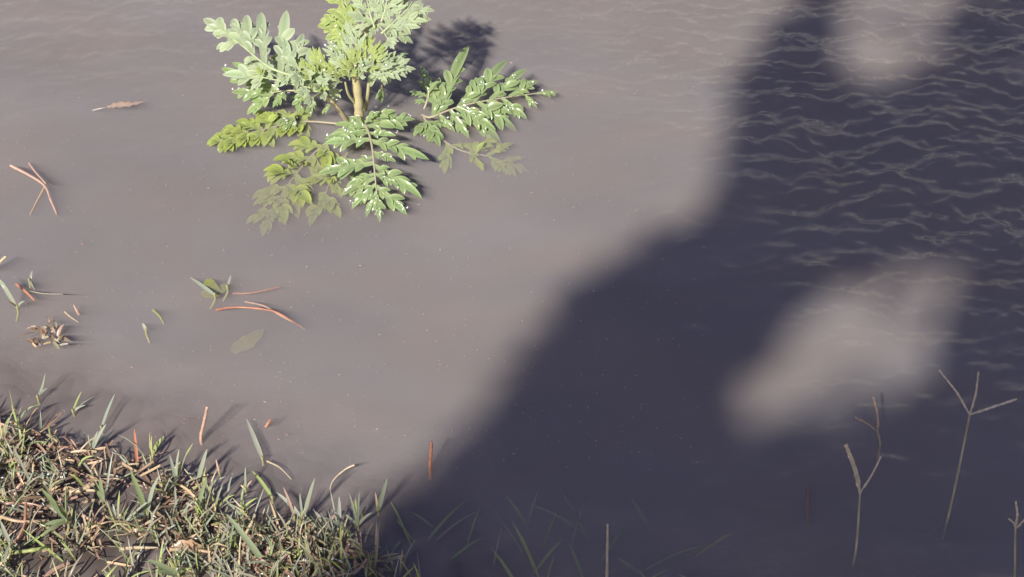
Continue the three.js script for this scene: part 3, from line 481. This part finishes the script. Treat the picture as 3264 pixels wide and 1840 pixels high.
{
  const gs = [];
  for (const [p, d] of bankSpots(1150, -0.008, 0.4, (q) => clamp(0.5 + 1.5 * fbm(q.x * 11 + 4, q.z * 11, 5), 0.04, 1) * cleared(q.x, q.z))) {
    const y = Math.max(groundHeight(p.x, p.z), -0.004), a = rr(0, 6.28), L = rr(0.004, 0.026), h = rr(0.001, 0.015);
    const s = V(p.x, y + h * rr(0, 1), p.z), t = V(p.x + Math.cos(a) * L, Math.max(groundHeight(p.x + Math.cos(a) * L, p.z + Math.sin(a) * L), -0.004) + h, p.z + Math.sin(a) * L);
    gs.push(bladeGeo(s, t, { w: rr(0.0004, 0.0017), sag: rr(-0.1, 0.16), color: pick([C.straw, [0.42, 0.26, 0.19], C.brown, [0.13, 0.085, 0.06], [0.30, 0.17, 0.115], C.brown, C.dull, [0.36, 0.27, 0.17]]), n: 4, blunt: -0.25, fold: 0.7 }));
  }
  tag(mesh('straw_litter', merged(gs), M.straw), 'tangled brown and straw-coloured dead grass on the bank', 'litter', null, 'stuff');
}
{
  const s = bankSpots(130, 0, 0.35, (q) => cleared(q.x, q.z) > 0.8 ? 1 : 0).map(([p]) => V(p.x, Math.max(0, groundHeight(p.x, p.z)) + rr(0.006, 0.016), p.z));
  tag(mesh('bank_dew', droplets(s, 0.0012, 0.0026), M.drop), 'clear water drops caught in the bank grass', 'drops', null, 'stuff');
}
{
  const gs = [];   // drowned turf in the shallows beside and in front of the bank tip
  for (let i = 0; i < 34; i++) {
    const p = P(rr(1120, 2300), rr(1640, 1900), 0), y = Math.max(groundHeight(p.x, p.z), -0.03), a = rr(-2.8, -0.3), L = rr(0.02, 0.06);
    const b = V(p.x, y, p.z), t = V(p.x + Math.cos(a) * L, Math.min(-0.010, y + rr(0.004, 0.016)), p.z + Math.sin(a) * L);
    gs.push(bladeGeo(b, t, { w: rr(0.001, 0.002), sag: 0.08, color: pick([C.blade, C.lime, C.dull]), n: 5 }));
  }
  tag(mesh('drowned_grass', merged(gs), M.grass), 'dim green grass blades drowned in the shaded shallows', 'grass', null, 'stuff');
}
{
  const gs = [];   // added specks giving the water a reddish grain
  for (let i = 0; i < 900; i++) {
    const p = P(rr(0, 2250), rr(0, 1500), 0.0002), a = rr(-0.5, 0.5), L = i < 60 ? rr(0.0012, 0.0035) : rr(0.0006, 0.0016);
    if (shoreDistance(p.x, p.z) > -0.02) continue;
    gs.push(bladeGeo(p, V(p.x + Math.cos(a) * L, 0.0003, p.z + Math.sin(a) * L), { w: i < 60 ? rr(0.0002, 0.0005) : rr(0.0002, 0.0004), sag: 0, color: i < 60 ? pick([C.rust, C.pink, C.dull]) : pick([[0.36, 0.18, 0.15], [0.34, 0.22, 0.19], [0.40, 0.20, 0.18]]), n: 3 }));
  }
  tag(mesh('added_grain_specks', merged(gs), M.bark), 'tiny reddish and tan specks added over the water for grain', 'specks', null, 'stuff');
}

// ------------------------------------------------------------------ unseen leafy shade caster behind the camera, crown shaped to darken the right side
R = mulberry(5);
const SHADE = [[900, 2050], [1150, 1760], [1330, 1580], [1480, 1420], [1620, 1220], [1750, 1040], [1900, 890], [2080, 770], [2250, 690], [2335, 580], [2355, 400], [2360, 250], [2400, 130], [2510, 20], [2600, -180], [3300, -420], [4600, -400], [5200, 700], [4700, 2500], [2600, 2700], [1200, 2500]];
const HOLES = [[[2270, 1350], [2340, 1180], [2450, 1010], [2620, 900], [2790, 820], [2950, 770], [3055, 840], [3055, 1000], [3000, 1180], [2910, 1300], [2760, 1385], [2560, 1420], [2420, 1405]], [[2690, -140], [3040, -140], [3030, 60], [2980, 200], [2870, 300], [2720, 290], [2670, 150]]];
const inside = (poly, x, y) => { let c = false; for (let i = 0, j = poly.length - 1; i < poly.length; j = i++) { const [xi, yi] = poly[i], [xj, yj] = poly[j]; if ((yi > y) !== (yj > y) && x < (xj - xi) * (y - yi) / (yj - yi) + xi) c = !c; } return c; };
const toPoly = (l) => l.map(([x, y]) => { const p = P(x, Math.max(y, -900), 0); return [p.x, p.z]; });
const shadeXZ = toPoly(SHADE), holesXZ = HOLES.map(toPoly);
const shades = (p) => { const t = p.y / SUN.y, x = p.x - SUN.x * t, z = p.z - SUN.z * t; return inside(shadeXZ, x, z) && !holesXZ.some((h) => inside(h, x, z)); };
{
  const base = V(0.75, groundHeight(0.75, 2.7) - 0.05, 2.7), g = thing('unseen_shade_caster', 'unseen leafy shade caster behind the viewer, shaped to darken the water at right', 'tree', base);
  const bark = (s, a) => mul([0.16, 0.12, 0.09], 1 + 0.3 * Math.sin(a * 5 + s * 3));
  mesh('trunk', tube(curve([base, V(0.72, 1.2, 2.65), V(0.6, 2.2, 2.5), V(0.5, 3.3, 2.45)], 14), (s) => 0.075 * (1.2 - 0.8 * s), 10, bark), M.bark, g, base);
  for (const q of [[V(0.66, 1.8, 2.58), V(0.2, 2.15, 2.3), V(-0.45, 2.3, 1.95)], [V(0.58, 2.3, 2.5), V(0.15, 2.6, 2.5), V(-0.35, 2.75, 2.5)], [V(0.6, 2.1, 2.5), V(0.4, 2.4, 2.1), V(0.1, 2.5, 1.7)], [V(0.5, 2.8, 2.47), V(0.7, 3.1, 2.2), V(0.8, 3.2, 1.9)]])
    mesh('limb', tube(curve(q, 8), (s) => 0.028 * (1.1 - 0.85 * s), 6, bark), M.bark, g, base);
  const gs = [], leafOf = (p) => {
    const d = V(rr(-1, 1), rr(-0.6, 0.3), rr(-1, 1)).normalize(), n = V(rr(-0.7, 0.7), 1, rr(-0.7, 0.7)).normalize(), L = rr(0.045, 0.075), c = vary([0.07, 0.11, 0.03], 0.25);
    return strip([0, 0.3, 0.6, 1].map((s) => p.clone().addScaledVector(d, (s - 0.5) * L).addScaledVector(n, -0.1 * L * s * s)), (s) => L * 0.27 * Math.sin(Math.PI * lerp(0.1, 0.97, s)), { fold: 0.2, up: n, color: () => c });
  };
  let made = 0, guard = 0;
  while (made < 9000 && guard++ < 120000) {   // leaves laid along the sun path to cast the shade outline
    const x = rr(-0.45, 1.7), z = rr(-0.75, 0.75), t = rr(2.5, 3.3) + 0.25 * nz(x * 3, z * 3), p = V(x, 0, z).addScaledVector(SUN, t);
    if (!shades(p) || R() < 0.74 * sstep(-z, 0.2, 0.4)) continue;   // thinner toward the far side
    gs.push(leafOf(p)); made++;
  }
  for (const [poly, n] of [[holesXZ[1], 12], [holesXZ[0], 5]]) for (let i = 0, got = 0; i < 4000 && got < n; i++) {   // loose leaves across the gaps
    const x = rr(0.2, 0.9), z = rr(-0.65, 0.35);
    if (!inside(poly, x, z)) continue;
    gs.push(leafOf(V(x, 0, z).addScaledVector(SUN, rr(3.2, 4.2)))); got++;
  }
  mesh('crown', merged(gs), M.treeLeaf, g, base);
}

// ------------------------------------------------------------------ unseen trees on the far bank, placed to darken what steep ripples mirror
R = mulberry(9);
{
  let first;
  for (let i = 0; i < 9; i++) {
    const x = -13 + i * 3.4 + rr(-0.6, 0.6), z = -15 - rr(0, 3), y = groundHeight(x, z) - 0.1;
    if (!first) {
      first = thing('unseen_far_tree', '', 'tree', V(0, 0, 0), 'trees along the far bank');
      mesh('trunk', tube(curve([V(0, 0, 0), V(0.1, 1.3, 0), V(0, 2.8, 0.1), V(0.05, 4.2, 0)], 10), (s) => 0.16 * (1.15 - 0.9 * s), 8, (s, a) => mul([0.14, 0.11, 0.085], 1 + 0.3 * Math.sin(a * 4 + s * 5))), M.bark, first);
      const gs = [], hubs = [];
      for (let k = 0; k < 26; k++) { const a = rr(0, 6.28), h = rr(1.0, 5.0), r = 1.7 * Math.sqrt(Math.max(0.05, 1 - ((h - 2.8) / 2.6) ** 2)) * Math.sqrt(R()); hubs.push(V(Math.cos(a) * r, h, Math.sin(a) * r)); }
      for (const h of hubs) for (let k = 0; k < 70; k++) {
        const p = h.clone().add(V(rr(-1, 1), rr(-0.8, 0.8), rr(-1, 1)).normalize().multiplyScalar(0.75 * Math.cbrt(R()))), d = V(rr(-1, 1), rr(-0.7, 0.3), rr(-1, 1)).normalize(), n = V(rr(-1, 1), 1, rr(-1, 1)).normalize(), L = rr(0.12, 0.22), c = vary([0.06, 0.09, 0.028], 0.3);
        gs.push(strip([0, 0.5, 1].map((s) => p.clone().addScaledVector(d, (s - 0.5) * L)), (s) => L * 0.3 * (s === 0.5 ? 1 : 0.1), { fold: 0.2, up: n, color: () => c }));
      }
      mesh('crown', merged(gs), M.treeLeaf, first);
      first.position.set(x, y, z);
    } else {
      const c = first.clone(); c.name = numbered('unseen_far_tree'); c.userData = { ...first.userData }; c.position.set(x, y, z); c.rotation.y = rr(0, 6.28); c.scale.setScalar(rr(0.8, 1.2)); scene.add(c);
    }
  }
  for (const [x, z, k] of [[4.2, 3.8, 1.1], [5.2, 0.6, 1.1], [2.6, 5.6, 1.2], [-5.4, -0.8, 1.1], [5.6, -3.2, 1.0], [-6.2, -4.4, 1.1]]) {  // trees added out of view to block sky light and deepen the shade
    const c = first.clone(); c.name = numbered('added_sky_blocker'); c.userData = { category: 'tree', group: 'added trees out of view blocking sky light', label: 'added leafy tree out of view, blocking sky light from the side' }; c.position.set(x, groundHeight(x, z) - 0.1, z); c.rotation.y = rr(0, 6.28); c.scale.setScalar(k); scene.add(c);
  }
  for (const o of scene.children) if (o.userData.group === 'trees along the far bank') o.userData.label = 'leafy tree out of view on the far bank, darkening what steep ripples mirror';
}

renderer.render(scene, camera);
